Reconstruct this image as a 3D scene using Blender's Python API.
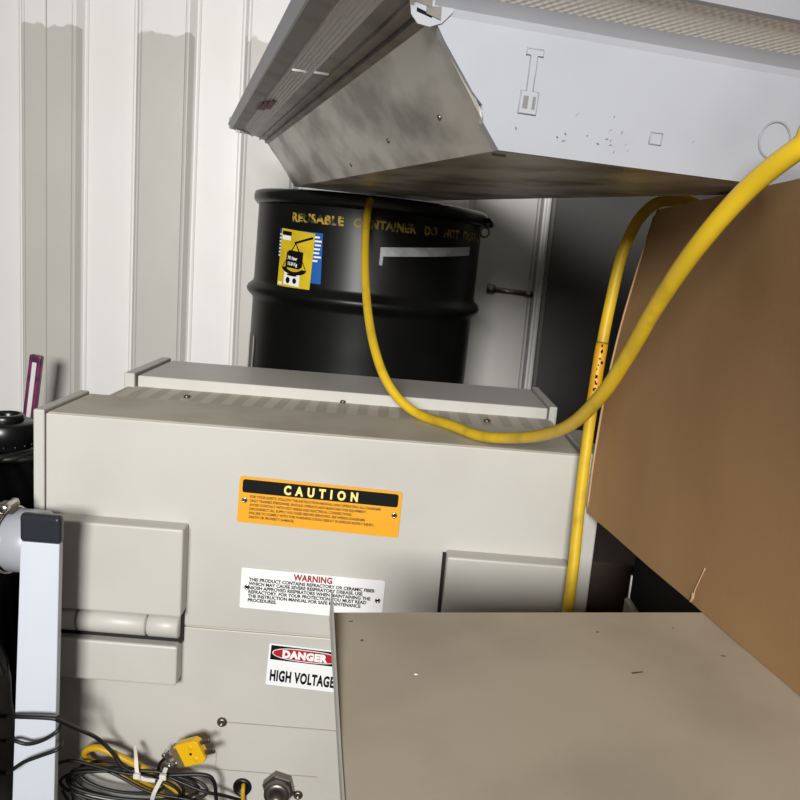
import bpy, bmesh, math, random
from mathutils import Vector, Matrix, noise
random.seed(7)
for o in list(bpy.data.objects): bpy.data.objects.remove(o)
sc = bpy.context.scene
COL = sc.collection

# ---------------- camera ----------------
PITCH, ROLL = math.radians(10.3), math.radians(4.6)
f_ = Vector((0, math.cos(PITCH), -math.sin(PITCH)))
r0 = Vector((1, 0, 0)); u0 = Vector((0, math.sin(PITCH), math.cos(PITCH)))
rr = r0*math.cos(ROLL) + u0*math.sin(ROLL); uu = -r0*math.sin(ROLL) + u0*math.cos(ROLL)
cd = bpy.data.cameras.new('camera'); cam = bpy.data.objects.new('camera', cd); COL.objects.link(cam)
M3 = Matrix((rr, uu, -f_)).transposed()
cam.matrix_world = Matrix.Translation((0, 0, .95)) @ M3.to_4x4()
cd.sensor_width = 36; cd.lens = 36; cd.clip_start = .02
sc.camera = cam

# ---------------- world, light, exposure ----------------
w = bpy.data.worlds.new('world'); sc.world = w; w.use_nodes = True
bg = w.node_tree.nodes['Background']; bg.inputs[0].default_value = (.80, .90, 1, 1); bg.inputs[1].default_value = .22
def area(name, loc, target, sx, sy, power, col):
    l = bpy.data.lights.new(name, 'AREA'); l.shape = 'RECTANGLE'; l.size = sx; l.size_y = sy; l.energy = power; l.color = col
    o = bpy.data.objects.new(name, l); COL.objects.link(o); o.location = loc
    o.rotation_euler = (Vector(target)-Vector(loc)).to_track_quat('-Z', 'Y').to_euler()
    return o
area('doorway_daylight', (-.40, -2.7, 1.72), (-.40, 1.8, .85), .95, .8, 47, (1, .99, .97)).data.spread = math.radians(85)
vs = sc.view_settings
vs.view_transform = 'Standard'; vs.look = 'None'; vs.gamma = 1; vs.use_curve_mapping = False; vs.exposure = 0

# ---------------- materials ----------------
def lin(c):
    def g(v):
        v /= 255.
        return v/12.92 if v <= .04045 else ((v+.055)/1.055)**2.4
    return (g(c[0]), g(c[1]), g(c[2]), 1)
def mat(name, c, rough=.5, metal=0, var=None, vscale=6, vstretch=(1, 1, 1), bump=0, bscale=120, spec=.5, vlo=.45, vhi=.7, coat=0):
    m = bpy.data.materials.new(name); m.use_nodes = True
    nt = m.node_tree; N = nt.nodes; L = nt.links; b = N['Principled BSDF']
    b.inputs['Base Color'].default_value = lin(c); b.inputs['Roughness'].default_value = rough
    b.inputs['Metallic'].default_value = metal; b.inputs['Specular IOR Level'].default_value = spec
    b.inputs['Coat Weight'].default_value = coat
    tc = N.new('ShaderNodeTexCoord')
    if var:
        mp = N.new('ShaderNodeMapping'); mp.inputs['Scale'].default_value = vstretch
        L.new(tc.outputs['Object'], mp.inputs[0])
        n = N.new('ShaderNodeTexNoise'); n.inputs['Scale'].default_value = vscale; n.inputs['Detail'].default_value = 6
        L.new(mp.outputs[0], n.inputs['Vector'])
        mr = N.new('ShaderNodeMapRange'); mr.inputs[1].default_value = vlo; mr.inputs[2].default_value = vhi
        L.new(n.outputs[0], mr.inputs[0])
        mx = N.new('ShaderNodeMix'); mx.data_type = 'RGBA'
        mx.inputs[6].default_value = lin(c); mx.inputs[7].default_value = lin(var)
        L.new(mr.outputs[0], mx.inputs[0]); L.new(mx.outputs[2], b.inputs['Base Color'])
    if bump:
        n2 = N.new('ShaderNodeTexNoise'); n2.inputs['Scale'].default_value = bscale; n2.inputs['Detail'].default_value = 3
        L.new(tc.outputs['Object'], n2.inputs['Vector'])
        bp = N.new('ShaderNodeBump'); bp.inputs['Strength'].default_value = bump; bp.inputs['Distance'].default_value = .002
        L.new(n2.outputs[0], bp.inputs['Height']); L.new(bp.outputs[0], b.inputs['Normal'])
    return m
BEIGE = mat('beige_powder_coat', (188, 186, 179), .42, var=(181, 178, 170), vscale=5, bump=.05, bscale=500)
BEIGE_TOP = mat('dusty_beige_paint', (192, 184, 168), .6, var=(172, 164, 148), vscale=9, bump=.05, bscale=400)
BEIGE_B = mat('worn_beige_steel', (187, 176, 157), .5, var=(172, 161, 143), vscale=7, bump=.06, bscale=500)
GAP = mat('dark_seam', (22, 20, 18), .8)
WHITE = mat('white_enamel', (166, 168, 174), .36, var=(150, 152, 158), vscale=4)
ALU = mat('white_coated_aluminium', (202, 207, 216), .4, var=(194, 199, 208), vscale=18, vstretch=(1, 1, .1))
GALV = mat('galvanised_steel', (200, 195, 185), .36, .65, var=(128, 122, 112), vscale=13, vstretch=(1, .5, 1), bump=.15, bscale=60, vlo=.42, vhi=.62)
GALV2 = mat('weathered_steel', (150, 145, 136), .42, .3, var=(112, 107, 98), vscale=14)
STEEL = mat('bright_steel', (200, 196, 188), .25, 1)
DSTEEL = mat('dull_steel', (120, 114, 106), .35, .9)
BLACK = mat('black_drum_paint', (12, 12, 12), .36, var=(18, 18, 17), vscale=5, spec=.25)
BPLAST = mat('black_plastic', (16, 16, 18), .32)
BPLASTC = mat('smooth_black_plastic_cap', (42, 44, 50), .2)
BBAG = mat('black_plastic_film', (6, 6, 7), .3, spec=.3, bump=.25, bscale=25)
RUB = mat('black_cable_jacket', (17, 16, 16), .45)
YEL = mat('yellow_cable_jacket', (214, 178, 34), .42, var=(184, 150, 32), vscale=30, vlo=.5, vhi=.75)
YELO = mat('amber_sleeve', (224, 166, 26), .42)
YPLUG = mat('yellow_plug_plastic', (228, 178, 14), .4)
OCHRE = mat('ochre_wire_jacket', (192, 152, 24), .45)
AMBER = mat('amber_label', (228, 158, 16), .45)
INKB = mat('black_ink', (10, 10, 10), .6, spec=.15)
INKW = mat('brown_ink', (92, 62, 14), .5)
CREAM = mat('cream_letters', (252, 220, 130), .45)
PWHITE = mat('white_label', (232, 232, 232), .4)
INKR = mat('red_ink', (150, 24, 34), .45)
SIGNR = mat('danger_red', (170, 22, 34), .4)
STENC = mat('yellow_stencil_paint', (164, 138, 38), .6, var=(40, 34, 14), vscale=70, vlo=.48, vhi=.6)
LYEL = mat('yellow_paper_label', (206, 178, 24), .5, var=(190, 162, 22), vscale=25)
LBLU = mat('blue_paper_label', (16, 84, 160), .5)
LGREY = mat('grey_tape', (186, 188, 190), .4, var=(120, 122, 125), vscale=20)
PAPER = mat('torn_white_label', (206, 200, 188), .7, var=(140, 108, 60), vscale=25)
CARD = mat('brown_cardboard', (166, 131, 92), .8, var=(157, 122, 84), vscale=6, vstretch=(1, 1, .3), bump=.08, bscale=200, spec=.2)
CARDE = mat('torn_cardboard_edge', (184, 152, 112), .9)
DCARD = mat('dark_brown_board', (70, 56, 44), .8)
LENS = None
RED = mat('red_tape', (150, 52, 56), .5)
NYLON = mat('white_nylon', (216, 212, 200), .4)
PURP = mat('plum_plastic', (128, 48, 92), .35, var=(66, 34, 54), vscale=30)
FLOOR = mat('worn_plywood', (66, 54, 42), .75, var=(48, 40, 32), vscale=5, vstretch=(6, 1, 1))
CEIL = mat('dimmed_wall_paint', (92, 91, 87), .6)  # unseen side walls coloured dark to cut bounce light
GREYB = mat('grey_painted_base', (150, 146, 132), .5)

def lens_mat():
    m = mat('prismatic_acrylic', (244, 241, 232), .35)
    nt = m.node_tree; N = nt.nodes; L = nt.links; b = N['Principled BSDF']
    tc = N.new('ShaderNodeTexCoord'); sx = N.new('ShaderNodeSeparateXYZ'); L.new(tc.outputs['Object'], sx.inputs[0])
    def wave(i, sc_):
        a = N.new('ShaderNodeMath'); a.operation = 'MULTIPLY'; a.inputs[1].default_value = sc_; L.new(sx.outputs[i], a.inputs[0])
        s = N.new('ShaderNodeMath'); s.operation = 'SINE'; L.new(a.outputs[0], s.inputs[0]); return s
    w1, w2 = wave(0, 2*math.pi/.0075), wave(1, 2*math.pi/.0075)
    p = N.new('ShaderNodeMath'); p.operation = 'MULTIPLY'; L.new(w1.outputs[0], p.inputs[0]); L.new(w2.outputs[0], p.inputs[1])
    bp = N.new('ShaderNodeBump'); bp.inputs['Strength'].default_value = .3; bp.inputs['Distance'].default_value = .0013
    L.new(p.outputs[0], bp.inputs['Height']); L.new(bp.outputs[0], b.inputs['Normal'])
    return m
LENS = lens_mat()

def vent_mat():      # lighter and darker bands alternate across the louvred top
    m = mat('louvred_beige_top', (186, 178, 162), .6)
    nt = m.node_tree; N = nt.nodes; L = nt.links; b = N['Principled BSDF']
    tc = N.new('ShaderNodeTexCoord'); sx = N.new('ShaderNodeSeparateXYZ'); L.new(tc.outputs['Object'], sx.inputs[0])
    n = N.new('ShaderNodeTexNoise'); n.inputs['Scale'].default_value = 12; L.new(tc.outputs['Object'], n.inputs['Vector'])
    a = N.new('ShaderNodeMath'); a.operation = 'MULTIPLY_ADD'; a.inputs[1].default_value = 2*math.pi/.034; L.new(sx.outputs[0], a.inputs[0])
    nn = N.new('ShaderNodeMath'); nn.operation = 'MULTIPLY'; nn.inputs[1].default_value = 1.6; L.new(n.outputs[0], nn.inputs[0]); L.new(nn.outputs[0], a.inputs[2])
    s = N.new('ShaderNodeMath'); s.operation = 'SINE'; L.new(a.outputs[0], s.inputs[0])
    mr = N.new('ShaderNodeMapRange'); mr.inputs[1].default_value = -.15; mr.inputs[2].default_value = .15; L.new(s.outputs[0], mr.inputs[0])
    mx = N.new('ShaderNodeMix'); mx.data_type = 'RGBA'; mx.inputs[6].default_value = lin((174, 166, 150)); mx.inputs[7].default_value = lin((196, 189, 174))
    L.new(mr.outputs[0], mx.inputs[0]); L.new(mx.outputs[2], b.inputs['Base Color'])
    return m
VENT = vent_mat()

def wall_mat():      # cream paint; proud ridges scuffed grey below head height, slopes greyed as painted shade
    m = mat('container_wall_paint', (232, 230, 224), .4)
    nt = m.node_tree; N = nt.nodes; L = nt.links; b = N['Principled BSDF']
    tc = N.new('ShaderNodeTexCoord'); sx = N.new('ShaderNodeSeparateXYZ'); L.new(tc.outputs['Object'], sx.inputs[0])
    n = N.new('ShaderNodeTexNoise'); n.inputs['Scale'].default_value = 14; n.inputs['Detail'].default_value = 4; L.new(tc.outputs['Object'], n.inputs['Vector'])
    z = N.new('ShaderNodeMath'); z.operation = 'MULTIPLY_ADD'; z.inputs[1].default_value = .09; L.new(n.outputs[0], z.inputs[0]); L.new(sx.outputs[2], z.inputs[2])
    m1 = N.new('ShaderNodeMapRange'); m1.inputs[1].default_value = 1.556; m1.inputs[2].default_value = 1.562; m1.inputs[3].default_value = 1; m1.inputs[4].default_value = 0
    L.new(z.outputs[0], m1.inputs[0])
    m2 = N.new('ShaderNodeMapRange'); m2.inputs[1].default_value = 2.422; m2.inputs[2].default_value = 2.428; m2.inputs[3].default_value = 1; m2.inputs[4].default_value = 0  # grey reaches past the scuffed ridges to darken the slopes like shade
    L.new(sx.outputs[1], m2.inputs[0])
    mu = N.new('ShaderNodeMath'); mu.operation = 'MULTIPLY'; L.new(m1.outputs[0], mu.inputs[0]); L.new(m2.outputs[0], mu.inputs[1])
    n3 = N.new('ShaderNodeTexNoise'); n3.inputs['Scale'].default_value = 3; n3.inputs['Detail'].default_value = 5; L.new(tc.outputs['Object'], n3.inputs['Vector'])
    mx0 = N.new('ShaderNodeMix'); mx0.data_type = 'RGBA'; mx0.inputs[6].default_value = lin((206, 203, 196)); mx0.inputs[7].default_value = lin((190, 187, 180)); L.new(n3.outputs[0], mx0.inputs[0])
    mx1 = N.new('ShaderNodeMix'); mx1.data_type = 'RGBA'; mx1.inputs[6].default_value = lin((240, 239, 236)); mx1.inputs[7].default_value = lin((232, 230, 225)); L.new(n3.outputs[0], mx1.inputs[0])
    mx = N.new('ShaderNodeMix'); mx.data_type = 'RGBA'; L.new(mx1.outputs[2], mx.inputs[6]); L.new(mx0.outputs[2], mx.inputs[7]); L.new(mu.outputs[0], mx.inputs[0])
    # a patch of rust spots high on the right
    vd = N.new('ShaderNodeVectorMath'); vd.operation = 'DISTANCE'; vd.inputs[1].default_value = (1.0087, 2.4300, 1.7380); L.new(tc.outputs['Object'], vd.inputs[0])
    n4 = N.new('ShaderNodeTexNoise'); n4.inputs['Scale'].default_value = 60; L.new(tc.outputs['Object'], n4.inputs['Vector'])
    ad = N.new('ShaderNodeMath'); ad.operation = 'MULTIPLY_ADD'; ad.inputs[1].default_value = -.22; L.new(n4.outputs[0], ad.inputs[0]); L.new(vd.outputs['Value'], ad.inputs[2])
    mr = N.new('ShaderNodeMapRange'); mr.inputs[1].default_value = -.078; mr.inputs[2].default_value = -.07; mr.inputs[3].default_value = 1; mr.inputs[4].default_value = 0; L.new(ad.outputs[0], mr.inputs[0])
    mx2 = N.new('ShaderNodeMix'); mx2.data_type = 'RGBA'; L.new(mx.outputs[2], mx2.inputs[6]); mx2.inputs[7].default_value = lin((96, 40, 22)); L.new(mr.outputs[0], mx2.inputs[0])
    L.new(mx2.outputs[2], b.inputs['Base Color'])
    n2 = N.new('ShaderNodeTexNoise'); n2.inputs['Scale'].default_value = 9; L.new(tc.outputs['Object'], n2.inputs['Vector'])
    bp = N.new('ShaderNodeBump'); bp.inputs['Strength'].default_value = .15; bp.inputs['Distance'].default_value = .01; L.new(n2.outputs[0], bp.inputs['Height']); L.new(bp.outputs[0], b.inputs['Normal'])
    return m
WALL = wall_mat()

# ---------------- mesh helpers (world coordinates; build() moves them to the thing's base) ----------------
WM = {}
def V(*a): return Vector(a[0]) if len(a) == 1 else Vector(a)
class MB:
    def __init__(s): s.bm = bmesh.new()
    def box(s, lo, hi, bev=0, M=None, seg=2):
        ret = bmesh.ops.create_cube(s.bm, size=1)
        vs_ = ret['verts']; c = [(a+b)/2 for a, b in zip(lo, hi)]; d = [b-a for a, b in zip(lo, hi)]
        for v in vs_: v.co = V(v.co.x*d[0]+c[0], v.co.y*d[1]+c[1], v.co.z*d[2]+c[2])
        if bev:
            es = list({e for v in vs_ for e in v.link_edges})
            r = bmesh.ops.bevel(s.bm, geom=es, offset=bev, segments=seg, affect='EDGES', profile=.5)
            vs_ = list({v for f in r['faces'] for v in f.verts} | {v for v in vs_ if v.is_valid})
        if M is not None:
            for v in vs_: v.co = M @ v.co
        return s
    def prism(s, poly, d, bev=0):      # poly: list of Vectors; d: extrusion vector
        a = [s.bm.verts.new(p) for p in poly]; b = [s.bm.verts.new(V(*p)+V(*d)) for p in poly]
        n = len(a); s.bm.faces.new(a); s.bm.faces.new(list(reversed(b)))
        for i in range(n): s.bm.faces.new((a[i], b[i], b[(i+1) % n], a[(i+1) % n]))
        if bev:
            es = list({e for v in a+b for e in v.link_edges}); bmesh.ops.bevel(s.bm, geom=es, offset=bev, segments=2, affect='EDGES', profile=.5)
        return s
    def tube(s, pts, r, n=10, smooth=8, closed=False, cap=True, rfun=None):
        P = [V(*p) for p in pts]
        if smooth: P = catmull(P, smooth, closed)
        m = len(P); rings = []
        t = (P[1]-P[0]).normalized(); up = V(0, 0, 1) if abs(t.z) < .9 else V(1, 0, 0)
        nx = t.cross(up).normalized()
        for i in range(m):
            a = P[(i-1) % m] if closed or i > 0 else P[i]; b = P[(i+1) % m] if closed or i < m-1 else P[i]
            t = (b-a).normalized(); nx = (nx - t*nx.dot(t)).normalized(); ny = t.cross(nx)
            q = rfun(i/(m-1)) if rfun else r
            rings.append([s.bm.verts.new(P[i]+nx*math.cos(2*math.pi*k/n)*q+ny*math.sin(2*math.pi*k/n)*q) for k in range(n)])
        for i in range(m if closed else m-1):
            A, B = rings[i], rings[(i+1) % m]
            for k in range(n):
                fc = s.bm.faces.new((A[k], A[(k+1) % n], B[(k+1) % n], B[k])); fc.smooth = True
        if not closed and cap: s.bm.faces.new(list(reversed(rings[0]))); s.bm.faces.new(rings[-1])
        return s
    def lathe(s, prof, origin, axis=(0, 0, 1), n=48, sm=True):   # prof: (r, h)
        ax = V(*axis).normalized(); x = ax.orthogonal().normalized(); y = ax.cross(x); O = V(*origin); rings = []
        for r, h in prof:
            if r < 1e-6: rings.append([s.bm.verts.new(O+ax*h)])
            else: rings.append([s.bm.verts.new(O+ax*h+(x*math.cos(2*math.pi*k/n)+y*math.sin(2*math.pi*k/n))*r) for k in range(n)])
        for A, B in zip(rings, rings[1:]):
            for k in range(n):
                k2 = (k+1) % n
                q = [A[k % len(A)], A[k2 % len(A)], B[k2 % len(B)], B[k % len(B)]]
                q = [v for i, v in enumerate(q) if v not in q[:i]]
                if len(q) > 2:
                    fc = s.bm.faces.new(q); fc.smooth = sm
        return s
    def cyl(s, a, b, r, n=24, bev=0):
        a, b = V(*a), V(*b); h = (b-a).length
        pr = [(0, 0), (r-bev, 0), (r, bev), (r, h-bev), (r-bev, h), (0, h)] if bev else [(0, 0), (r, 0), (r, h), (0, h)]
        s.lathe(pr, a, b-a, n); return s
    def grid(s, fn, nu, nv, sm=True):
        G = [[s.bm.verts.new(fn(i/nu, j/nv)) for i in range(nu+1)] for j in range(nv+1)]
        for j in range(nv):
            for i in range(nu):
                fc = s.bm.faces.new((G[j][i], G[j][i+1], G[j+1][i+1], G[j+1][i])); fc.smooth = sm
        return s
    def build(s, name, m, parent=None, autosmooth=True, loc=None):
        bmesh.ops.recalc_face_normals(s.bm, faces=s.bm.faces[:])
        base = parent
        if parent is not None: W = WM[parent.name]
        else:
            l = loc
            if l is None:
                co = [v.co for v in s.bm.verts]
                l = ((min(c.x for c in co)+max(c.x for c in co))/2, (min(c.y for c in co)+max(c.y for c in co))/2, min(c.z for c in co))
            W = Matrix.Translation(l)
        bmesh.ops.transform(s.bm, matrix=W.inverted(), verts=s.bm.verts[:])
        me = bpy.data.meshes.new(name); s.bm.to_mesh(me); s.bm.free(); me.materials.append(m)
        o = bpy.data.objects.new(name, me); COL.objects.link(o)
        if parent is not None: o.parent = parent
        else: o.matrix_basis = W
        WM[o.name] = W
        return o
def catmull(P, k, closed=False):
    out = []; n = len(P)
    for i in range(n if closed else n-1):
        p1, p2 = P[i], P[(i+1) % n]
        p0 = P[(i-1) % n] if closed or i > 0 else p1*2-p2
        p3 = P[(i+2) % n] if closed or i < n-2 else p2*2-p1
        for j in range(k):
            t = j/k
            out.append(.5*((2*p1)+(p2-p0)*t+(2*p0-5*p1+4*p2-p3)*t*t+(3*p1-p0-3*p2+p3)*t**3))
    if not closed: out.append(P[-1])
    return out
def thing(name, loc, label, cat, M=None, group=None):
    o = bpy.data.objects.new(name, None); COL.objects.link(o); o.empty_display_size = .05
    W = Matrix.Translation(loc) @ (M or Matrix())
    o.matrix_basis = W; WM[o.name] = W; tag(o, label, cat, group); return o
def tag(o, label, cat, group=None):
    o['label'] = label; o['category'] = cat
    if group: o['group'] = group
    return o
def struct(o): o['kind'] = 'structure'; return o

def text_geo(body, size, align='LEFT', off=0, lsp=1., csp=1., xs=1.):
    cu = bpy.data.curves.new('txt', 'FONT'); cu.body = body; cu.size = size; cu.align_x = align; cu.offset = off
    cu.space_line = lsp; cu.space_character = csp; cu.resolution_u = 3
    o = bpy.data.objects.new('txt', cu); COL.objects.link(o)
    dg = bpy.context.evaluated_depsgraph_get(); dg.update()
    me = bpy.data.meshes.new_from_object(o.evaluated_get(dg))
    vv = [(v.co.x*xs, v.co.y) for v in me.vertices]; ff = [tuple(p.vertices) for p in me.polygons]
    bpy.data.objects.remove(o); bpy.data.curves.remove(cu); bpy.data.meshes.remove(me)
    return vv, ff
def text_obj(name, items, fn, m, parent):      # items: (geo, u, v); fn maps (u, v) to the world
    mb = MB()
    for (vv, ff), u, v in items:
        bv = [mb.bm.verts.new(fn(u+a, v+b)) for a, b in vv]
        for f in ff:
            try: mb.bm.faces.new([bv[i] for i in f])
            except ValueError: pass
    return mb.build(name, m, parent)
def rrect(w, h, r, n=5):
    pts = []
    for cx, cy, a0 in ((w-r, h-r, 0), (r, h-r, 90), (r, r, 180), (w-r, r, 270)):
        for k in range(n+1):
            a = math.radians(a0+90*k/n); pts.append((cx+r*math.cos(a), cy+r*math.sin(a)))
    return pts
def plate(fn, pts, th, off=0):     # flat plate in a plane frame fn(u, v, depth)
    mb = MB(); a = [fn(u, v, off) for u, v in pts]; d = fn(0, 0, off+th)-fn(0, 0, off)
    return mb.prism(a, d)
def plane(o, ux, vx):
    o, ux, vx = V(*o), V(*ux).normalized(), V(*vx).normalized(); nz = ux.cross(vx)
    return lambda u, v, d=0: o+ux*u+vx*v+nz*d

# ---------------- the setting: a steel shipping container ----------------
XL, XR, YB, YF, H = -1.34, 1.42, 2.4, -3.6, 2.4
ridges = [(-1.15, -1.003), (-.817, -.681), (-.507, -.365), (-.18, -.03), (.17, .36), (.66, .80), (.98, 1.14)]
prof = [(XL, YB+.038)]
for a, b in ridges: prof += [(a-.022, YB+.038), (a, YB), (b, YB), (b+.022, YB+.038)]
prof += [(XR, YB+.038)]
poly = [V(x, y, 0) for x, y in prof] + [V(XR, YB+.09, 0), V(XL, YB+.09, 0)]
mb = MB()
for (x0, y0), (x1, y1) in zip(prof, prof[1:]):
    k = max(1, int((x1-x0)/.05))
    for z0, z1 in ((0, H),):
        mb.bm.faces.new([mb.bm.verts.new(p) for p in (V(x0, y0, z0), V(x1, y1, z0), V(x1, y1, z1), V(x0, y0, z1))])
bmesh.ops.remove_doubles(mb.bm, verts=mb.bm.verts[:], dist=1e-5)
bev = [e for e in mb.bm.edges if len(e.link_faces) == 2]
bmesh.ops.bevel(mb.bm, geom=bev, offset=.007, segments=3, affect='EDGES')
mb.box((XL, YB+.05, 0), (XR, YB+.09, H))
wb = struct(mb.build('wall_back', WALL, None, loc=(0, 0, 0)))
def side_wall(name, x, sgn):
    mb = MB(); y = YF; step = .16; pts = []
    k = 0
    while y < YB+.06:
        d = .036 if k % 2 else 0
        pts += [(x+sgn*d, y), (x+sgn*d, min(y+.135, YB+.09))]; y += step; k += 1
    for (x0, y0), (x1, y1) in zip(pts, pts[1:]):
        mb.bm.faces.new([mb.bm.verts.new(p) for p in (V(x0, y0, 0), V(x1, y1, 0), V(x1, y1, H), V(x0, y0, H))])
    bmesh.ops.remove_doubles(mb.bm, verts=mb.bm.verts[:], dist=1e-5)
    mb.box((min(x+sgn*.04, x+sgn*.07), YF, 0), (max(x+sgn*.04, x+sgn*.07), YB+.09, H))
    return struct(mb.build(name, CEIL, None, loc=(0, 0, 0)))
side_wall('wall_left', XL, -1); side_wall('wall_right', XR, 1)
struct(MB().box((XL-.07, YF, -.05), (XR+.07, YB+.09, 0)).build('floor', FLOOR))
struct(MB().box((XL-.07, YF, H), (XR+.07, YB+.09, H+.05)).build('ceiling', mat('white_ceiling_paint', (216, 215, 210), .6)))
# thin vertical weld seam on the first ridge
struct(MB().box((-1.083, YB-.0012, 0), (-1.080, YB+.002, H)).build('trim_1', mat('weld_seam_paint', (170, 166, 158), .5)))
# lashing bar
lb = thing('lashing_bar', (0.2947, 2.3600, 0.8698), 'short dark steel lashing bar fixed across the shaded container wall right of the black drum', 'bar')
a, b = V((0.2394, 2.3650, 0.8710)), V((0.3515, 2.3650, 0.8654))
MB().tube([a, b], .008, 14, 0).build('rod', DSTEEL, lb)
for p, q in ((a, .014), (b, .010)):
    MB().lathe([(0, -.012), (q, -.012), (q, .010), (0, .010)], p, (b-a), 16).build('end_collar', DSTEEL, lb)
    m_ = MB().box((p.x-.008, p.y, p.z-.008), (p.x+.008, YB+.003, p.z+.008), .002); m_.build('bracket', DSTEEL, lb)

# ---------------- added dark panel, stands in for deep shade on the wall ----------------
dpn = thing('shade_board', (.68, 2.33, 0), 'added dark grey board standing in for deep shade on the container wall behind the yellow cables', 'board')
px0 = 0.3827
MB().box((px0+.010, 2.318, 0), (1.02, 2.335, 1.24), .003).build('board', mat('shade_board_grey', (62, 60, 57), .55, var=(50, 48, 46), vscale=4), dpn)
MB().box((px0, 2.312, 0), (px0+.011, 2.336, 1.241), .002).build('pale_edge', mat('grey_edge_strip', (96, 94, 90), .5), dpn)

# ---------------- laboratory furnace ----------------
FY = 1.10; FT = .692
fu = thing('furnace', (-.115, 1.33, 0), 'large beige steel electric furnace cabinet carrying caution, warning and danger plates', 'furnace')
MB().box((-.497, FY+.004, .02), (.262, 1.258, FT), .003).build('cabinet_body', BEIGE_TOP, fu)
fp = MB(); fp.box((-.497, FY, .386), (.262, FY+.006, FT-.001), .0025); fp.build('front_panel', BEIGE, fu)
MB().box((-.497, FY+.0005, .02), (.262, FY+.0065, .3835), .0012).build('lower_front_panel', BEIGE, fu)
for x0, x1 in ((-.5145, -.4985), (.2655, .296)):
    MB().box((x0, FY-.001, .0), (x1, 1.262, FT+.0035), .0025).build('side_cap', BEIGE, fu)
MB().box((-.470, 1.25, .04), (.262, 1.365, FT-.002), .002).build('louvred_top', VENT, fu)
MB().box((-.455, 1.36, .04), (.256, 1.56, .709), .0025).build('rear_housing', BEIGE, fu)
for x0, x1 in ((-.476, -.4575), (.2575, .271)):
    MB().box((x0, 1.352, .0), (x1, 1.565, .7135), .002).build('rear_end_plate', BEIGE, fu)
def panhead(p, ax, r, m=DSTEEL, name='screw', par=fu):
    o = MB().lathe([(0, -r*.3), (r, -r*.3), (r, r*.15), (r*.8, r*.5), (r*.35, r*.62), (r*.3, r*.35), (0, r*.35)], p, ax, 20).build(name, m, par)
for p in ((-0.3509, 1.2718, 0.6910), (-0.0982, 1.3616, 0.6910), (0.1458, 1.2418, 0.6910)): panhead((p[0], max(p[1], 1.295), FT-.0005), (0, 0, 1), .0055)
panhead((-0.2293, FY+.0005, 0.2347), (0, -1, 0), .0078)
panhead((-0.1076, FY+.0005, 0.1219), (0, -1, 0), .0075)
# seams on the lower panel
sm = MB(); zs = 0.2351; sm.box((-.235, FY-.0004, zs-.0007), (.262, FY+.003, zs+.0007))
z2 = 0.1549; sm.box((-.235, FY-.0004, z2-.0006), (-.08, FY+.003, z2+.0006)); sm.box((-.2365, FY-.0004, z2-.0006), (-.2355, FY+.003, z2+.028))
sm.build('panel_seam', mat('seam_shade', (158, 152, 140), .6), fu)
# left hinge
hx0, hx1 = -.495, -0.2891
zt, zm = 0.5451, 0.4126
MB().box((hx0, 1.070, zm), (hx1, FY+.002, zt), .003).build('hinge_cover', BEIGE, fu)
zk1, zb0, zb1 = 0.3708, 0.3658, 0.3036
MB().box((hx0, 1.072, zb1), (hx1-.004, FY+.002, zb0), .003).build('hinge_cover', BEIGE, fu)
zc = (zm+zk1)/2; rk = .0176
kn = MB()
xa = [hx0, hx0+.052, hx0+.054, hx1-.052, hx1-.050, hx1-.004]
for i in (0, 2, 4): kn.lathe([(0, 0), (rk-.002, 0), (rk, .002), (rk, xa[i+1]-xa[i]-.002), (rk-.002, xa[i+1]-xa[i]), (0, xa[i+1]-xa[i])], (xa[i], 1.087, zc), (1, 0, 0), 28)
kn.build('hinge_knuckle', BEIGE, fu)
MB().box((hx0, FY-.012, zb0-.002), (hx1-.002, FY+.002, zm+.002)).build('hinge_recess', GAP, fu)
# right door block
rx0 = 0.0841; rz = 0.5369
MB().box((rx0, 1.070, .20), (.258, FY+.002, rz), .003).build('door_block', BEIGE, fu)
MB().box((rx0-.005, FY-.004, .20), (rx0+.002, FY+.002, rz-.004)).build('door_gap', GAP, fu)
# caution plate
o = V((-0.2199, 1.0985, 0.5541)); ux = V((0.0130, 1.0985, 0.5493))-o; Wd = ux.length; Hh = (V((-0.2206, 1.0985, 0.6227))-o).length
P1 = plane(o, (ux.x, 0, ux.z), (-ux.z, 0, ux.x))
cp = plate(P1, rrect(Wd, Hh, .004), .0012).build('caution_plate', AMBER, fu)
plate(P1, [(u+.005, v+Hh-.0235) for u, v in rrect(Wd-.010, .0195, .0035)], .0002, .00125).build('header_band', INKB, cp)
text_obj('heading', [(text_geo('CAUTION', .0180, 'CENTER', .0009, csp=1.95, xs=.80), Wd/2+.001, Hh-.0203)], lambda u, v: P1(u, v, .0018), CREAM, cp)
lines = ['FOR YOUR SAFETY, FOLLOW THE INSTRUCTION MANUAL AND OPERATING ALL DIAGRAMS', 'ONLY TRAINED PERSONNEL SHOULD OPERATE AND MAINTAIN THIS EQUIPMENT.', 'AVOID CONTACT WITH HOT AREAS AND ELECTRICAL CONNECTIONS.',
         'DISCONNECT ALL SUPPLY VOLTAGES BEFORE SERVICING. SEE WIRING DIAGRAMS.', 'FAILURE TO COMPLY WITH THIS WARNING COULD RESULT IN SERIOUS BODILY INJURY,', 'DEATH OR PROPERTY DAMAGE.']
def fitted(lines, u, v, size, lsp, width, off=0):      # widest line fills the width
    g = [text_geo(t, size, 'LEFT', off) for t in lines]; mw = max(a for q in g for a, b in q[0])
    k = width/mw
    return [(([(a*k, b) for a, b in q[0]], q[1]), u, v-i*lsp) for i, q in enumerate(g)]
text_obj('body_text', fitted(lines, .0165, Hh-.0305, .0052, .0061, .188, .0002), lambda u, v: P1(u, v, .0014), INKW, cp)
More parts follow.
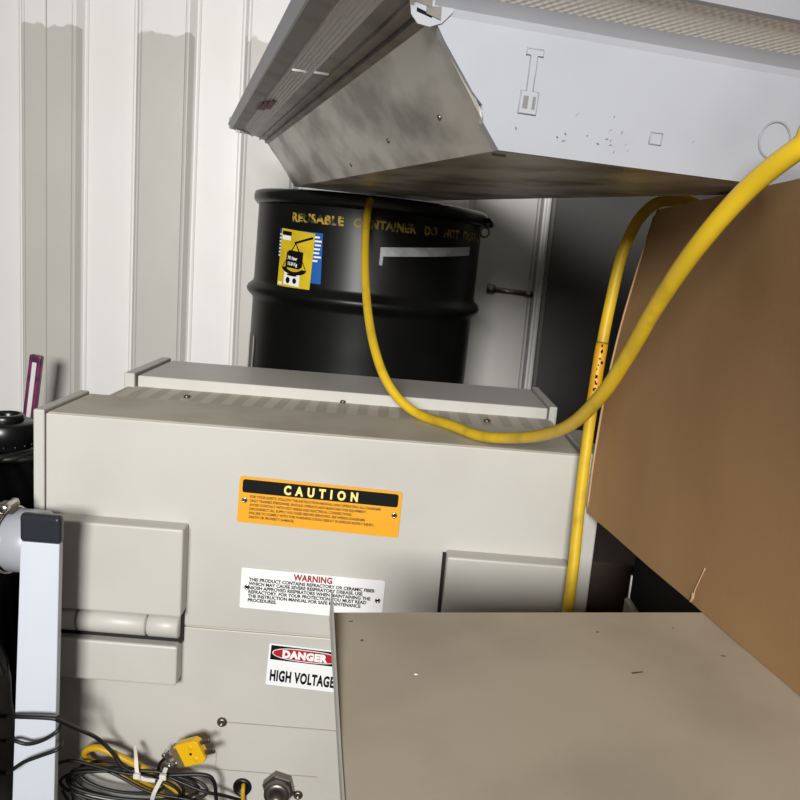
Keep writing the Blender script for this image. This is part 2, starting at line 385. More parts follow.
for u, v in ((.0090, Hh*.49), (Wd-.0085, Hh*.48)):
    c = P1(u, v, .0012)
    MB().lathe([(0, 0), (.0042, 0), (.0042, .0006), (.0034, .0014), (.0018, .0014), (.0018, .0003), (0, .0003)], c, (0, -1, 0), 20).build('rivet', STEEL, cp)
    MB().lathe([(0, .0004), (.0018, .0004), (.0016, .0010), (0, .0011)], c, (0, -1, 0), 14).build('rivet_core', INKB, cp)
# warning plate
o = V((-0.2106, 1.0985, 0.4231)); ux = V((-0.0011, 1.0985, 0.4199))-o; Wd = ux.length; Hh = (V((-0.2104, 1.0985, 0.4854))-o).length
P2 = plane(o, (ux.x, 0, ux.z), (-ux.z, 0, ux.x))
wp = plate(P2, rrect(Wd, Hh, .002), .0010).build('warning_plate', PWHITE, fu)
text_obj('heading', [(text_geo('WARNING', .0130, 'CENTER', .0005, csp=1.06, xs=.86), Wd*.50, Hh-.0122)], lambda u, v: P2(u, v, .0013), INKR, wp)
lines = ['THIS PRODUCT CONTAINS REFRACTORY OR CERAMIC FIBER', 'WHICH MAY CAUSE SEVERE RESPIRATORY DISEASE. USE', 'NIOSH APPROVED RESPIRATORS WHEN MAINTAINING THE', 'REFRACTORY. FOR YOUR PROTECTION YOU MUST READ', 'THE INSTRUCTION MANUAL FOR SAFE MAINTENANCE', 'PROCEDURES.']
text_obj('body_text', fitted(lines, .0115, Hh-.0195, .0070, .0064, Wd-.025, .00026), lambda u, v: P2(u, v, .0013), INKB, wp)
for u, v in ((.0095, Hh*.53), (Wd-.0085, Hh*.50)):
    c = P2(u, v, .001)
    MB().lathe([(0, 0), (.0042, 0), (.0042, .0006), (.0034, .0014), (.0018, .0014), (.0018, .0003), (0, .0003)], c, (0, -1, 0), 20).build('rivet', STEEL, wp)
    MB().lathe([(0, .0004), (.0018, .0004), (.0016, .0010), (0, .0011)], c, (0, -1, 0), 14).build('rivet_core', INKB, wp)
# danger sticker
o = V((-0.1666, 1.0995, 0.3031)); ux = V((-0.0544, 1.0995, 0.2982))-o; Wd = ux.length; Hh = (V((-0.1632, 1.0995, 0.3697))-o).length
P3 = plane(o, (ux.x, 0, ux.z), (-ux.z, 0, ux.x))
dp = plate(P3, rrect(Wd, Hh, .0015), .0005).build('danger_sticker', PWHITE, fu)
plate(P3, [(u+.003, v+Hh-.0255) for u, v in rrect(Wd-.006, .0230, .001)], .0001, .0005).build('header_band', INKB, dp)
def ell(cx, cy, a, b, n=40): return [(cx+a*math.copysign(abs(math.cos(t))**.75, math.cos(t)), cy+b*math.copysign(abs(math.sin(t))**.9, math.sin(t))) for t in [2*math.pi*k/n for k in range(n)]]
plate(P3, ell(Wd/2, Hh-.014, Wd/2-.0055, .0098), .0001, .0007).build('oval_border', PWHITE, dp)
plate(P3, ell(Wd/2, Hh-.014, Wd/2-.0068, .0086), .0001, .0009).build('oval', SIGNR, dp)
text_obj('heading', [(text_geo('DANGER', .0155, 'CENTER', .0011, csp=1.1, xs=.98), Wd*.475, Hh-.0196)], lambda u, v: P3(u, v, .0012), PWHITE, dp)
text_obj('body_text', [(text_geo('HIGH VOLTAGE', .0235, 'CENTER', .0011, csp=1.1, xs=.535), Wd*.475, .0080)], lambda u, v: P3(u, v, .0008), INKB, dp)
# grommet hole with its lead, cable gland
g = V((-0.1937, 1.0970, 0.1284))
gr = MB().lathe([(0, .0005), (.0095, .0005), (.0105, .004), (.0135, .004), (.0145, .001), (.0145, -.002), (0, -.002)], (g.x, FY, g.z), (0, -1, 0), 28).build('grommet', BPLAST, fu)
MB().tube([(g.x+.002, FY-.002, g.z+.006), (g.x+.003, FY-.010, g.z+.001), (g.x+.004, FY-.012, g.z-.02), (g.x+.006, FY-.010, g.z-.05)], .0032, 10).build('lead_wire', OCHRE, gr)
g = V((-0.1373, 1.0700, 0.1365))
gl = MB().lathe([(0, 0), (.025, 0), (.025, .012), (.023, .0135), (.017, .0135), (0, .0135)], (g.x, FY, g.z), (0, -1, 0), 6, sm=False).build('cable_gland', DSTEEL, fu)
MB().lathe([(0, .0135), (.019, .0135), (.020, .016), (.020, .024), (.018, .027), (.010, .028), (.009, .026), (0, .026)], (g.x, FY, g.z), (0, -1, 0), 24).build('gland_nut', DSTEEL, gl)

# ---------------- black steel drum ----------------
DR = .266; DC = V(-.127, 1.965, 0)
DM = Matrix.Rotation(math.radians(1.3), 4, 'Y')
dr = thing('steel_drum', (DC.x, DC.y, .008), 'black steel drum with yellow stencilled lettering standing behind the beige furnace', 'drum', DM)
def dpt(r, ang, z):      # ang from the camera-facing side, to the right
    return WM[dr.name] @ V(r*math.sin(ang), -r*math.cos(ang), z)
dorg, dax = dpt(0, 0, 0), DM @ V(0, 0, 1)
TZ = 1.057; HZ = .832
def hoop(z, q=.016): return [(DR, z-.026), (DR+.002, z-.018), (DR+q*.8, z-.008), (DR+q, z), (DR+q*.8, z+.008), (DR+.002, z+.018), (DR, z+.026)]
pf = [(0, .004), (DR-.01, .004), (DR-.004, 0), (DR+.006, .002), (DR+.006, .02), (DR, .03)]+hoop(.28)+hoop(.55)+hoop(HZ)+[(DR, TZ-.03), (DR-.002, TZ-.012), (DR-.016, TZ-.010), (DR-.02, TZ-.016), (0, TZ-.014)]
MB().lathe(pf, dorg, dax, 96).build('drum_body', BLACK, dr)
MB().lathe([(DR-.012, TZ-.028), (DR+.004, TZ-.030), (DR+.011, TZ-.022), (DR+.0125, TZ-.012), (DR+.010, TZ-.003), (DR+.002, TZ), (DR-.010, TZ-.003), (DR-.014, TZ-.012), (DR-.012, TZ-.028)], dorg, dax, 96).build('closing_ring', BPLAST, dr)
# bolt lug of the ring, at its right side
la = math.radians(78)
lug = MB().cyl(dpt(DR+.018, la-.10, TZ-.022), dpt(DR+.018, la+.08, TZ-.022), .011, 16, .002).build('ring_lug', BPLAST, dr)
MB().tube([dpt(DR+.012+.010*math.cos(t), la-.05, TZ-.044+.011*math.sin(t)) for t in [2*math.pi*k/12 for k in range(12)]], .0022, 8, 3, True).build('lug_eye', DSTEEL, lug)
# stencil lettering wrapped round the drum
def wrap(a0, z0, off=.0008): return lambda u, v: dpt(DR+off, a0+u/DR, z0+v)
for wd, a0_, a1_ in (('REUSABLE', -36, -9), ('CONTAINER', -4.5, 24.5), ('DO', 28.5, 35.5), ('NOT', 39.5, 50), ('DESTROY', 53.5, 80)):
    gv, gf = text_geo(wd, .0250, 'LEFT', .0011, csp=1.08); k_ = math.radians(a1_-a0_)*DR/max(a for a, b in gv)
    text_obj('stencil_word', [(([(a*k_, b) for a, b in gv], gf), DR*math.radians(a0_), 0)], wrap(0, TZ-.067), STENC, dr)
def curved(a0, z0, w, h, off, skew=0, lean=0, pts=None):
    mb = MB(); mb.grid(lambda s, t: dpt(DR+off, a0+(s*w+t*lean)/DR, z0+t*h+s*skew), 10, 6); return mb
AL = math.radians(-42.5); ZL = .851
bl = curved(AL+.062/DR, ZL+.014, .054, .106, .0008, -.001, -.004).build('blue_label', LBLU, dr)
bl2 = curved(AL-.0035/DR, ZL+.062, .012, .060, .0008).build('blue_label', LBLU, dr)
mb = MB()
for k in range(7):
    u0_ = .092+.002*(k % 3) - .0002*k; z_ = ZL+.108-k*.0082
    mb.grid(lambda s, t: dpt(DR+.0015, AL+(u0_+s*(.014+.003*(k % 2)))/DR, z_+t*.0038), 3, 1)
mb.build('print_lines', PWHITE, bl)
mb = MB()
for k in range(7): mb.grid(lambda s, t: dpt(DR+.0015, AL+(-.0030+s*.007)/DR, ZL+.108-k*.0075+t*.0032), 2, 1)
mb.build('print_lines', PWHITE, bl2)
KX, KY = 1.17, .93
yl = curved(AL, ZL, .078*KX, .132*KY, .0022, -.006, .004).build('yellow_label', LYEL, dr)
yo = .0032
def L_(u, v, d=yo): return dpt(DR+d, AL+(u*KX+.03*v)/DR, ZL+v*KY-.077*u)
def lpoly(name, pts, m, d=yo):
    mb = MB(); mb.bm.faces.new([mb.bm.verts.new(L_(u, v, d)) for u, v in pts]); return mb.build(name, m, yl)
mb = MB()
def lq(a, b, w):      # a stroke on the label
    ax, ay = a; bx, by = b; l = math.hypot(bx-ax, by-ay); nx, ny = -(by-ay)/l*w/2, (bx-ax)/l*w/2
    mb.bm.faces.new([mb.bm.verts.new(L_(*p, yo+.0004)) for p in ((ax+nx, ay+ny), (bx+nx, by+ny), (bx-nx, by-ny), (ax-nx, ay-ny))])
lq((.036, .103), (.075, .122), .005)
for q in ((.012, .047), (.066, .047)):
    lq((.039, .103), q, .0016)
lq((.039, .103), (.030, .082), .0014); lq((.039, .103), (.052, .082), .0014)
n = 14; arc = [(.039+.029*math.cos(math.pi+math.pi*k/n), .046+.015*math.sin(math.pi+math.pi*k/n)) for k in range(n+1)]
mb.bm.faces.new([mb.bm.verts.new(L_(*p, yo+.0004)) for p in arc])
mb.bm.faces.new([mb.bm.verts.new(L_(*p, yo+.0007)) for p in ((.019, .046), (.051, .046), (.052, .080), (.020, .080))])
mb.bm.faces.new([mb.bm.verts.new(L_(*p, yo+.0005)) for p in ((.020, .080), (.052, .080), (.058, .086), (.026, .086))])
mb.bm.faces.new([mb.bm.verts.new(L_(*p, yo+.0005)) for p in ((.051, .046), (.058, .052), (.058, .086), (.052, .080))])
mb.bm.faces.new([mb.bm.verts.new(L_(*p, yo+.0005)) for p in ((.004, .118), (.027, .118), (.027, .127), (.004, .127))])
mb.build('scale_pictogram', INKB, yl)
text_obj('weight_text', [(text_geo('70 liter', .0105, 'CENTER', .0003, xs=.75), .035, .065), (text_geo('15.8 Kg', .0105, 'CENTER', .0003, xs=.72), .036, .052)], lambda u, v: L_(u, v, yo+.0016), PWHITE, yl)
lpoly('photo_panel', [(.018, .006), (.055, .006), (.055, .036), (.018, .036)], PWHITE, yo)
lpoly('corner_panel', [(.003, .004), (.013, .004), (.013, .010), (.003, .010)], PWHITE, yo)
lpoly('header_note', [(.004, .107), (.026, .107), (.026, .117), (.004, .117)], PWHITE, yo)
for cx, cy, rx, ry in ((.028, .017, .0050, .0075), (.044, .018, .0045, .0065), (.036, .030, .013, .0022)):
    lpoly('photo_figure', [(cx+rx*math.cos(t), cy+ry*math.sin(t)) for t in [2*math.pi*j/14 for j in range(14)]], INKB, yo+.0005)
# grey tape strip and torn label
curved(math.radians(8.5), TZ-.122, .245, .019, .0010, .022).build('tape_strip', LGREY, dr)
curved(math.radians(8.5), TZ-.140, .007, .020, .0012).build('tape_strip', LGREY, dr)
for a_, w_ in ((-78, .020), (-64, .010)):
    mb = MB(); mb.grid(lambda s, t: dpt(DR+.002+.0012*noise.noise(V(s*9, t*14, a_)), math.radians(a_)+(s*w_*(1-.25*t)+.004*noise.noise(V(a_, t*9, 2)))/DR, .52+t*.205), 4, 14); mb.build('torn_label', PAPER, dr)

# ---------------- upside-down troffer light fixture ----------------
A_ = V(.0590, .6350, 1.0335); yw, pt, ql = .273, .036, .009; KT = .887
TM = Matrix.Rotation(yw, 4, 'Z') @ Matrix.Rotation(ql, 4, 'Y') @ Matrix.Rotation(pt, 4, 'X')
tr = thing('light_fixture', A_, 'white and galvanised recessed ceiling light fixture lying upside down on the black drum', 'light fixture', TM)
TW = WM[tr.name]
TWS = TW @ Matrix.Scale(KT, 4)
def T(a, b, c): return TWS @ V(a, b, c)
LB, WB, HP, EE, SS = 1.365, .34, .096, .072, .007
# pan: sides and bottom
mb = MB()
sec = [(-EE, HP), (0, 0), (WB, 0), (WB+EE, HP)]
th = .0025
inner = [(-EE+.004, HP), (0.002, th), (WB-.002, th), (WB+EE-.004, HP)]
ring = sec+list(reversed(inner))
mb.prism([T(a, 0.0, c) for a, c in ring], T(0, LB, 0)-T(0, 0, 0))
mb.build('housing_pan', GALV, tr)
# end plates
def endplate(b0, b1):
    pts = [(0.0, -.0), (WB, 0), (WB+.058, HP*.8), (WB+EE+.02, HP), (-EE-.0, HP), (-.060, HP*.82), (-.030, .043), (-.020, .034), (-.017, .020)]
    return MB().prism([T(a, b0-SS*c/HP*(1 if b0 < .5 else -1), c) for a, c in pts], T(0, b1+(.009 if b0 < .5 else 0), 0)-T(0, b0, 0))
ep = endplate(-.002, 0).build('end_plate', WHITE, tr)
endplate(LB, LB+.002).build('end_plate', WHITE, tr)
def EP(a, c, d=0): return T(a, -.0022-SS*c/HP-d, c)
def epoly(mb, pts, d0, d1):
    mb.prism([EP(a, c, d0) for a, c in pts], EP(0, 0, d1)-EP(0, 0, d0))
# pressed details on the end plate
SH = mat('pressed_edge_paint', (140, 141, 145), .45)
mb = MB(); epoly(mb, [(.012, .083), (.027, .083), (.027, .078), (.022, .078), (.0225, .050), (.028, .050), (.028, .032), (.012, .032), (.012, .050), (.0165, .050), (.016, .078), (.012, .078)], -.001, .0012); mb.build('bar_clip', WHITE, ep)
mb = MB(); mb.tube([EP(a, c, .0012) for a, c in [(.012, .083), (.027, .083), (.027, .078), (.022, .078), (.0225, .050), (.028, .050), (.028, .032), (.012, .032), (.012, .050), (.0165, .050), (.016, .078), (.012, .078)]], .0005, 6, 0, True); mb.build('clip_edge', SH, ep)
mb = MB(); epoly(mb, [(.015, .036), (.0195, .036), (.0195, .046), (.015, .046)], .0, .0016); epoly(mb, [(.0235, .036), (.0262, .036), (.0262, .046), (.0235, .046)], 0, .0016); mb.build('clip_slot', mat('slot_shade', (120, 118, 116), .6), ep)
kc = (.270, .040)
ring_ = [T(0, 0, 0)]
mb = MB(); mb.tube([EP(kc[0]+.0165*math.cos(t), kc[1]+.0165*math.sin(t), .0002) for t in [2*math.pi*k/20 for k in range(20)]], .0009, 6, 2, True); mb.build('knockout', SH, ep)
mb = MB()
sq = [(.141, .022), (.153, .022), (.153, .032), (.141, .032)]
mb.tube([EP(a, c, .0002) for a, c in sq], .0007, 6, 0, True); mb.build('knockout', SH, ep)
CHIP = mat('chipped_paint', (96, 92, 86), .6)
for k in range(22):
    a = random.choice([.0, .005, .06, .1, .1, .19])+random.uniform(-.012, .022); c = random.uniform(.008, .04); l = random.uniform(.001, .0035); an = random.uniform(0, 3)
    if a < .004: continue
    mb = MB(); epoly(mb, [(a, c), (a+l*math.cos(an), c+l*math.sin(an)), (a+l*math.cos(an)+.0008, c+l*math.sin(an)+.0008), (a+.0006, c+.0009)], 0, .0003); mb.build('paint_chip', CHIP, ep)
# shaped white corner tab with its cut-out
mb = MB(); epoly(mb, [(-.092, HP+.006), (-.090, HP-.003), (-.084, HP-.009), (-.074, HP-.010), (-.064, HP-.006), (-.056, HP+.003), (-.052, HP+.012), (-.091, HP+.014)], .0, .0015); tb = mb.build('corner_tab', WHITE, ep)
mb = MB(); epoly(mb, [(-.086, HP-.0005), (-.073, HP-.0035), (-.0725, HP-.001), (-.086, HP+.0025)], .0016, .0018); mb.build('tab_slot', INKB, tb)
# small bent tabs at the bottom edge and side seam
for a, b in ((.012, .030), (.125, .020)):
    MB().box((a-.006, b-.002, -.0022), (a+.007, b+.002, .001), M=TWS).build('bent_tab', WHITE, tr)
for b, t in ((.10, .35), (.32, .3), (.60, .15)):
    MB().lathe([(0, -.001), (.003, -.001), (.0025, .0012), (0, .0016)], T(-EE*t, b, HP*t), (TW.to_3x3() @ V(-HP, 0, -EE)), 12).build('rivet', DSTEEL, tr)
RIBW = mat('white_ribbed_strip', (240, 240, 238), .4); FRAME = mat('shaded_frame_paint', (150, 144, 134), .5, var=(110, 104, 96), vscale=16)  # frame strip coloured dark for its shaded underside
# stepped rim along both long sides
for sgn in (-1, 1):
    X_ = lambda d: (-EE-d) if sgn < 0 else (WB+EE+d)
    def strip(name, pts, m, b0=-.012, b1=LB+.012):
        return MB().prism([T(X_(d), b0, c) for d, c in pts], T(0, b1, 0)-T(0, b0, 0)).build(name, m, tr)
    strip('rim_ledge', [(-.006, HP-.004), (.006, HP-.001), (.0065, HP+.004), (-.006, HP+.006)], GALV2)
    strip('rim_channel', [(.002, HP+.004), (.016, HP+.0065), (.0175, HP+.0035), (.0195, HP+.004), (.0195, HP+.009), (.034, HP+.013), (.034, HP+.019), (.002, HP+.018)], GALV2)
    # the white edge strip with long ribs, then the door frame painted shade-dark, its lit edge white
    rib = [(.032, HP+.013)]
    for k in range(7):
        d = .034+k*.0042; c = HP+.0135+k*.0017; rib += [(d, c-.0008), (d+.0021, c+.0015)]
    rib += [(.063, HP+.030), (.032, HP+.030)]
    strip('lens_edge', rib, RIBW, -.05, LB+.05)
    strip('door_frame', [(.061, HP+.026), (.0625, HP+.0215), (.083, HP+.0275), (.089, HP+.036), (.061, HP+.038)], FRAME, -.074, LB+.074)
    strip('frame_edge', [(.0825, HP+.0262), (.085, HP+.0268), (.0925, HP+.0385), (.0895, HP+.039)], WHITE, -.076, LB+.076)
# front and back rim
for sg in (-1, 1):
    Bf = lambda d: (-SS-d) if sg < 0 else (LB+SS+d)
    def fstrip(name, pts, m, a0, a1):
        return MB().prism([T(a0, Bf(d), c) for d, c in pts], T(a1, 0, 0)-T(a0, 0, 0)).build(name, m, tr)
    fstrip('rim_lip', [(-.004, HP-.001), (.001, HP-.002), (.004, HP+.006), (.014, HP+.015), (.014, HP+.018), (-.004, HP+.018)], WHITE, -EE-.0, WB+EE)
    fstrip('lens_edge', [(.012, HP+.0165), (.014, HP+.0150), (.058, HP+.0300), (.058, HP+.034), (.012, HP+.032)], LENS, -EE-.075, WB+EE+.075)
    fstrip('door_frame', [(.056, HP+.0305), (.058, HP+.0265), (.063, HP+.028), (.073, HP+.052), (.056, HP+.054)], WHITE, -EE-.090, WB+EE+.090)
MB().box((-EE-.08, -.06, HP+.028), (WB+EE+.08, LB+.06, HP+.034), M=TWS).build('lens', LENS, tr)
mb = MB()
for k, (b, d, l) in enumerate(((.76, .046, .07), (.80, .052, .075), (.84, .058, .06))):
    mb.box((-EE-d-.008, b, HP+.0118+(d-.034)*.4), (-EE-d+.002, b+l*1.6, HP+.0125+(d-.034)*.4), M=TWS)
mb.build('red_mark', RED, tr)
for b, d, c in ((.40, .05, HP+.014), (.36, .028, HP+.008)):
    MB().box((-EE-d-.012, b, c-.004), (-EE-d+.006, b+.004, c-.0015), M=TWS).build('spring_tab', PWHITE, tr)

# ---------------- beige cabinet at the right front ----------------
CZ = .612
BL, BR_ = V((-0.0482, 0.7099, 0.6120)), V((0.3319, 0.7793, 0.6120)); LN = V((-0.0142, 0.4478, 0.6120))
ux = (BR_-BL).normalized(); lx = (LN-BL).normalized()
bc = thing('steel_cabinet', (BL.x+.4, BL.y-.25, 0), 'low beige steel cabinet with a scuffed flat top in the right foreground', 'cabinet')
q0, q1, q2, q3 = BL, BL+ux*.80, BL+ux*.80+lx*.46, BL+lx*.46
mb = MB(); mb.prism([V(p.x, p.y, CZ-.004) for p in (q0, q1, q2, q3)], (0, 0, .004), .0012); mb.build('top_panel', BEIGE_B, bc)
r0_, r1_, r2_, r3_ = q0+ux*.14+lx*.06, q1-ux*.02+lx*.06, q2-ux*.02-lx*.02, q3+ux*.14-lx*.02
mb = MB(); mb.prism([V(p.x, p.y, 0) for p in (r0_, r1_, r2_, r3_)], (0, 0, CZ-.004), .002); mb.build('cabinet_body', BEIGE_B, bc)
nx_ = V(-lx.y, lx.x, 0)*(1 if -lx.y < 0 else -1)
mb = MB()
pl = [(-.006, CZ-.010), (-.006, CZ+.018), (.004, CZ+.0185), (.05, CZ+.0135), (.10, CZ+.0085), (.15, CZ+.005), (.21, CZ+.0015), (.46, CZ+.0005), (.46, CZ-.010)]
mb.prism([V(BL.x+lx.x*d, BL.y+lx.y*d, z)+nx_*.0002 for d, z in pl], nx_*.0016); mb.build('side_flange', BEIGE, bc)
mb = MB()
def scuff(p, q, w):
    p, q = V(*p), V(*q); d = (q-p).normalized(); n_ = V(-d.y, d.x, 0)*w/2
    m_ = MB(); m_.prism([p-n_, q-n_*.6, q+n_*.6, p+n_], (0, 0, .0003)); return m_
SCF = mat('dark_scuff', (92, 82, 68), .7)
for p, q, w in (((0.2178, 0.6380, 0.6120), (0.2285, 0.6421, 0.6120), .0022), ((0.2037, 0.7125, 0.6120), (0.2064, 0.7120, 0.6120), .002), ((0.3121, 0.6838, 0.6120), (0.3166, 0.6836, 0.6120), .002), ((0.2834, 0.7348, 0.6120), (0.2851, 0.7340, 0.6120), .002), ((-0.0174, 0.6590, 0.6120), (-0.0155, 0.6574, 0.6120), .003), ((-0.0306, 0.6920, 0.6120), (-0.0271, 0.6947, 0.6120), .0015)):
    scuff(p, q, w).build('scuff_mark', SCF, bc)
mb = MB(); mb.lathe([(0, 0), (.0017, 0), (.0013, .0004), (0, .0004)], (0.0312, 0.6081, 0.6120), (0, 0, 1), 10); mb.build('paint_chip', PWHITE, bc)

# ---------------- big cardboard box ----------------
cb = thing('cardboard_box', (.60, .68, .613), 'large plain brown cardboard box resting on the beige cabinet at right', 'box')
def run(p, q, ys): p, q = V(p), V(q); return [p.lerp(q, (p.y-y)/(p.y-q.y)) for y in ys]
YS = (1.085, .93, .775, .62, .45, .28)
bot = run((0.2755, 1.0850, 0.6129), (0.3541, 0.6200, 0.6125), YS)
top = run((0.3169, 1.0850, 1.0343), (0.2838, 0.6200, 1.0288), YS)
for p in bot: p.z = max(p.z, .6130)
def pl_at(pts, t):
    n = len(pts); s = t*(n-1); i = min(int(s), n-2); u = s-i; p1, p2 = pts[i], pts[i+1]
    p0 = pts[i-1] if i else p1*2-p2; p3 = pts[i+2] if i < n-2 else p2*2-p1
    return .5*(2*p1+(p2-p0)*u+(2*p0-5*p1+4*p2-p3)*u*u+(3*p1-p0-3*p2+p3)*u**3)
def face(s, t):
    p = pl_at(bot, s).lerp(pl_at(top, s), t)
    bul = math.sin(math.pi*t)*(-.013*(1-s)**3)
    return V(p.x+bul+.0015*noise.noise(V(s*6, t*5, 0)), p.y, p.z)
mb = MB(); mb.grid(face, 40, 24)
# far side, right side, near side, top and bottom
def off(p, d): return V(p.x+d, p.y, p.z)
mb.grid(lambda s, t: off(face(0, t), s*.50)+V(0, .02*s, 0), 8, 24)
mb.grid(lambda s, t: off(face(1, t), s*.50), 8, 24)
mb.grid(lambda s, t: off(face(s, t), .50)+V(0, .02*(1-s), 0), 40, 24)
mb.grid(lambda s, t: off(face(t, 1), s*.50)+V(0, .02*s*(1-t), 0), 8, 40)
mb.grid(lambda s, t: off(face(t, 0), s*.50)+V(0, .02*s*(1-t), 0), 8, 40)
bmesh.ops.remove_doubles(mb.bm, verts=mb.bm.verts[:], dist=1e-4)
for e in mb.bm.edges:
    if len(e.link_faces) == 2 and e.calc_face_angle(0) > .7: e.smooth = False
mb.build('carton', CARD, cb)
mb = MB()
for pts, r in (([(.375, .012), (.378, .040), (.388, .075), (.40, .115)], .0007), ([(.368, .002), (.373, .014), (.374, .030)], .0016)):
    mb.tube([face(s, t)+V(-.0004, 0, 0) for s, t in pts], r, 6, 4)
mb.build('tear_mark', CARDE, cb)
mb = MB(); mb.tube([face(0, t)+V(-.0005, -.001, 0) for t in (.02, .2, .4, .6, .8, .98)], .0016, 6, 6); mb.build('torn_edge', CARDE, cb)

# ---------------- things in the gap under the cardboard box ----------------
p = V((0.3683, 1.3200, 0.4537))
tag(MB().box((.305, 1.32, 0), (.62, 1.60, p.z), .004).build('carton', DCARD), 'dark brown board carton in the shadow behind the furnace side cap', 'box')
e0, e1 = V((0.3476, 1.0500, 0.5394)), V((0.3395, 1.0500, 0.5062))
ic = thing('instrument_case', (.37, .92, 0), 'black case on a grey base in the shadow under the overhanging cardboard box', 'case')
xe = e1.x
MB().box((xe, BR_.y+.022, e1.z), (.43, 1.05, .610), .003).build('case_body', mat('matt_black_case', (7, 7, 7), .7, spec=.1), ic)
MB().box((xe-.006, BR_.y+.022, 0), (.43, 1.053, e1.z), .003).build('case_base', GREYB, ic)
MB().box((xe-.0015, 1.0475, e1.z+.001), (xe+.001, 1.051, e0.z)).build('pale_edge', PWHITE, ic)  # edge highlight of the case, painted in as a thin white strip

# ---------------- yellow cables ----------------
c1 = [(.50, .34, 1.062), (.40, .44, 1.075), (0.2746, 0.5450, 1.0622), (0.2552, 0.5650, 1.0421), (0.2398, 0.6000, 1.0176), (0.2255, 0.6450, 0.9772), (0.2205, 0.7100, 0.9285), (0.2190, 0.7900, 0.8647), (0.2141, 0.8500, 0.8163), (0.2031, 0.9300, 0.7674), (0.1837, 1.0100, 0.7348), (0.1549, 1.0750, 0.7140), (0.1189, 1.1250, 0.7025), (0.0792, 1.1900, 0.6968), (0.0337, 1.2500, 0.7012), (0.0000, 1.2750, 0.7183), (-0.0275, 1.3000, 0.7484), (-0.0487, 1.3400, 0.7884), (-0.0652, 1.4000, 0.8328), (-0.0773, 1.4600, 0.8815), (-0.0869, 1.5300, 0.9340), (-0.0937, 1.6100, 0.9914), (-0.0943, 1.6640, 1.0427)]
c1 = [V(*p) for p in c1]
for q in c1[11:16]: q.z = max(q.z, FT+.0093)
c1[-1].z += .0; c1 += [V(-.085, 1.74, 1.059), V(-.03, 1.86, 1.060)]
tag(MB().tube(c1, .0078, 14, 8).build('power_cable', YEL), 'thick yellow cable hanging in a loop from the black drum over the furnace top', 'cable')
c2 = [(.60, 1.17, .95), (.50, 1.15, 1.01), (0.3791, 1.1300, 1.0503), (0.3442, 1.1150, 1.0499), (0.3206, 1.1100, 1.0432), (0.2983, 1.1050, 1.0175), (0.2826, 1.1000, 0.9725), (0.2729, 1.0900, 0.9118), (0.2642, 1.0750, 0.8448), (0.2594, 1.0650, 0.7777), (0.2571, 1.0600, 0.7092), (0.2562, 1.0550, 0.6399), (0.2558, 1.0450, 0.5570), (0.2536, 1.0350, 0.4880), (0.2515, 1.0250, 0.4186), (0.2523, 1.0200, 0.3308)]
c2 = [V(*p) for p in c2]
y2 = thing('power_cable', (c2[13].x, c2[13].y, c2[-1].z), 'straight yellow cable running down from the cardboard box corner past the furnace side', 'cable')
k0 = 8
MB().tube(c2, .0078, 14, 8).build('jacket', YEL, y2)
cc = catmull(c2, 8)
i0 = min(range(len(cc)), key=lambda i: (cc[i]-V((0.2644, 1.0760, 0.8502))).length); i1 = min(range(len(cc)), key=lambda i: (cc[i]-V((0.2574, 1.0650, 0.7610))).length)
sl = MB().tube(cc[i0:i1], .0083, 14, 0).build('marker_sleeve', YELO, y2)
mb = MB()
for k, i in enumerate(range(i0+1, i1-1)):
    p, t = cc[i], (cc[i+1]-cc[i]).normalized(); sd = V(1, 0, 0); 
    q = p+V(-.001, -.0082, 0)
    for j in range(2):
        if random.random() < .8:
            s0 = random.uniform(-.003, .002); mb.box((q.x+s0, q.y-.0004, q.z+j*.006-.001), (q.x+s0+random.uniform(.001, .0035), q.y+.001, q.z+j*.006+random.uniform(.001, .003)))
mb.build('sleeve_print', INKB, sl)
MB().tube([cc[i0]+(cc[i0+1]-cc[i0]).normalized()*-.0012, cc[i0]], .0086, 14, 0).build('sleeve_seam', INKW, sl)

# ---------------- white aluminium post ----------------
PY = .985
tl, trp, br, blp = V((-0.4783, 0.9850, 0.5734)), V((-0.4263, 0.9850, 0.5777)), V((-0.4334, 0.9850, 0.1704)), V((-0.4919, 0.9850, 0.1651))
po = thing('post', ((tl.x+trp.x)/2, PY+.016, 0), 'upright white aluminium bar with a black plastic cap in front of the furnace', 'post')
k = tl.z/(tl.z-br.z)
xb0, xb1 = tl.x+(blp.x-tl.x)*k, trp.x+(br.x-trp.x)*k
zt = V((-0.4523, 0.9850, 0.5441)).z; pd = .012
mb = MB(); mb.prism([V(xb0, PY, 0), V(xb1, PY, 0), V(trp.x-.0007, PY, zt), V(tl.x+.0005, PY, zt)], (0, pd, 0), .0012); mb.build('bar', ALU, po)
zc_ = V((-0.4523, 0.9850, 0.5823)).z
mb = MB(); mb.box((tl.x-.001, PY-.0015, zt-.001), (trp.x+.0012, PY+pd+.001, zc_), .006, seg=4); mb.build('end_cap', BPLASTC, po)

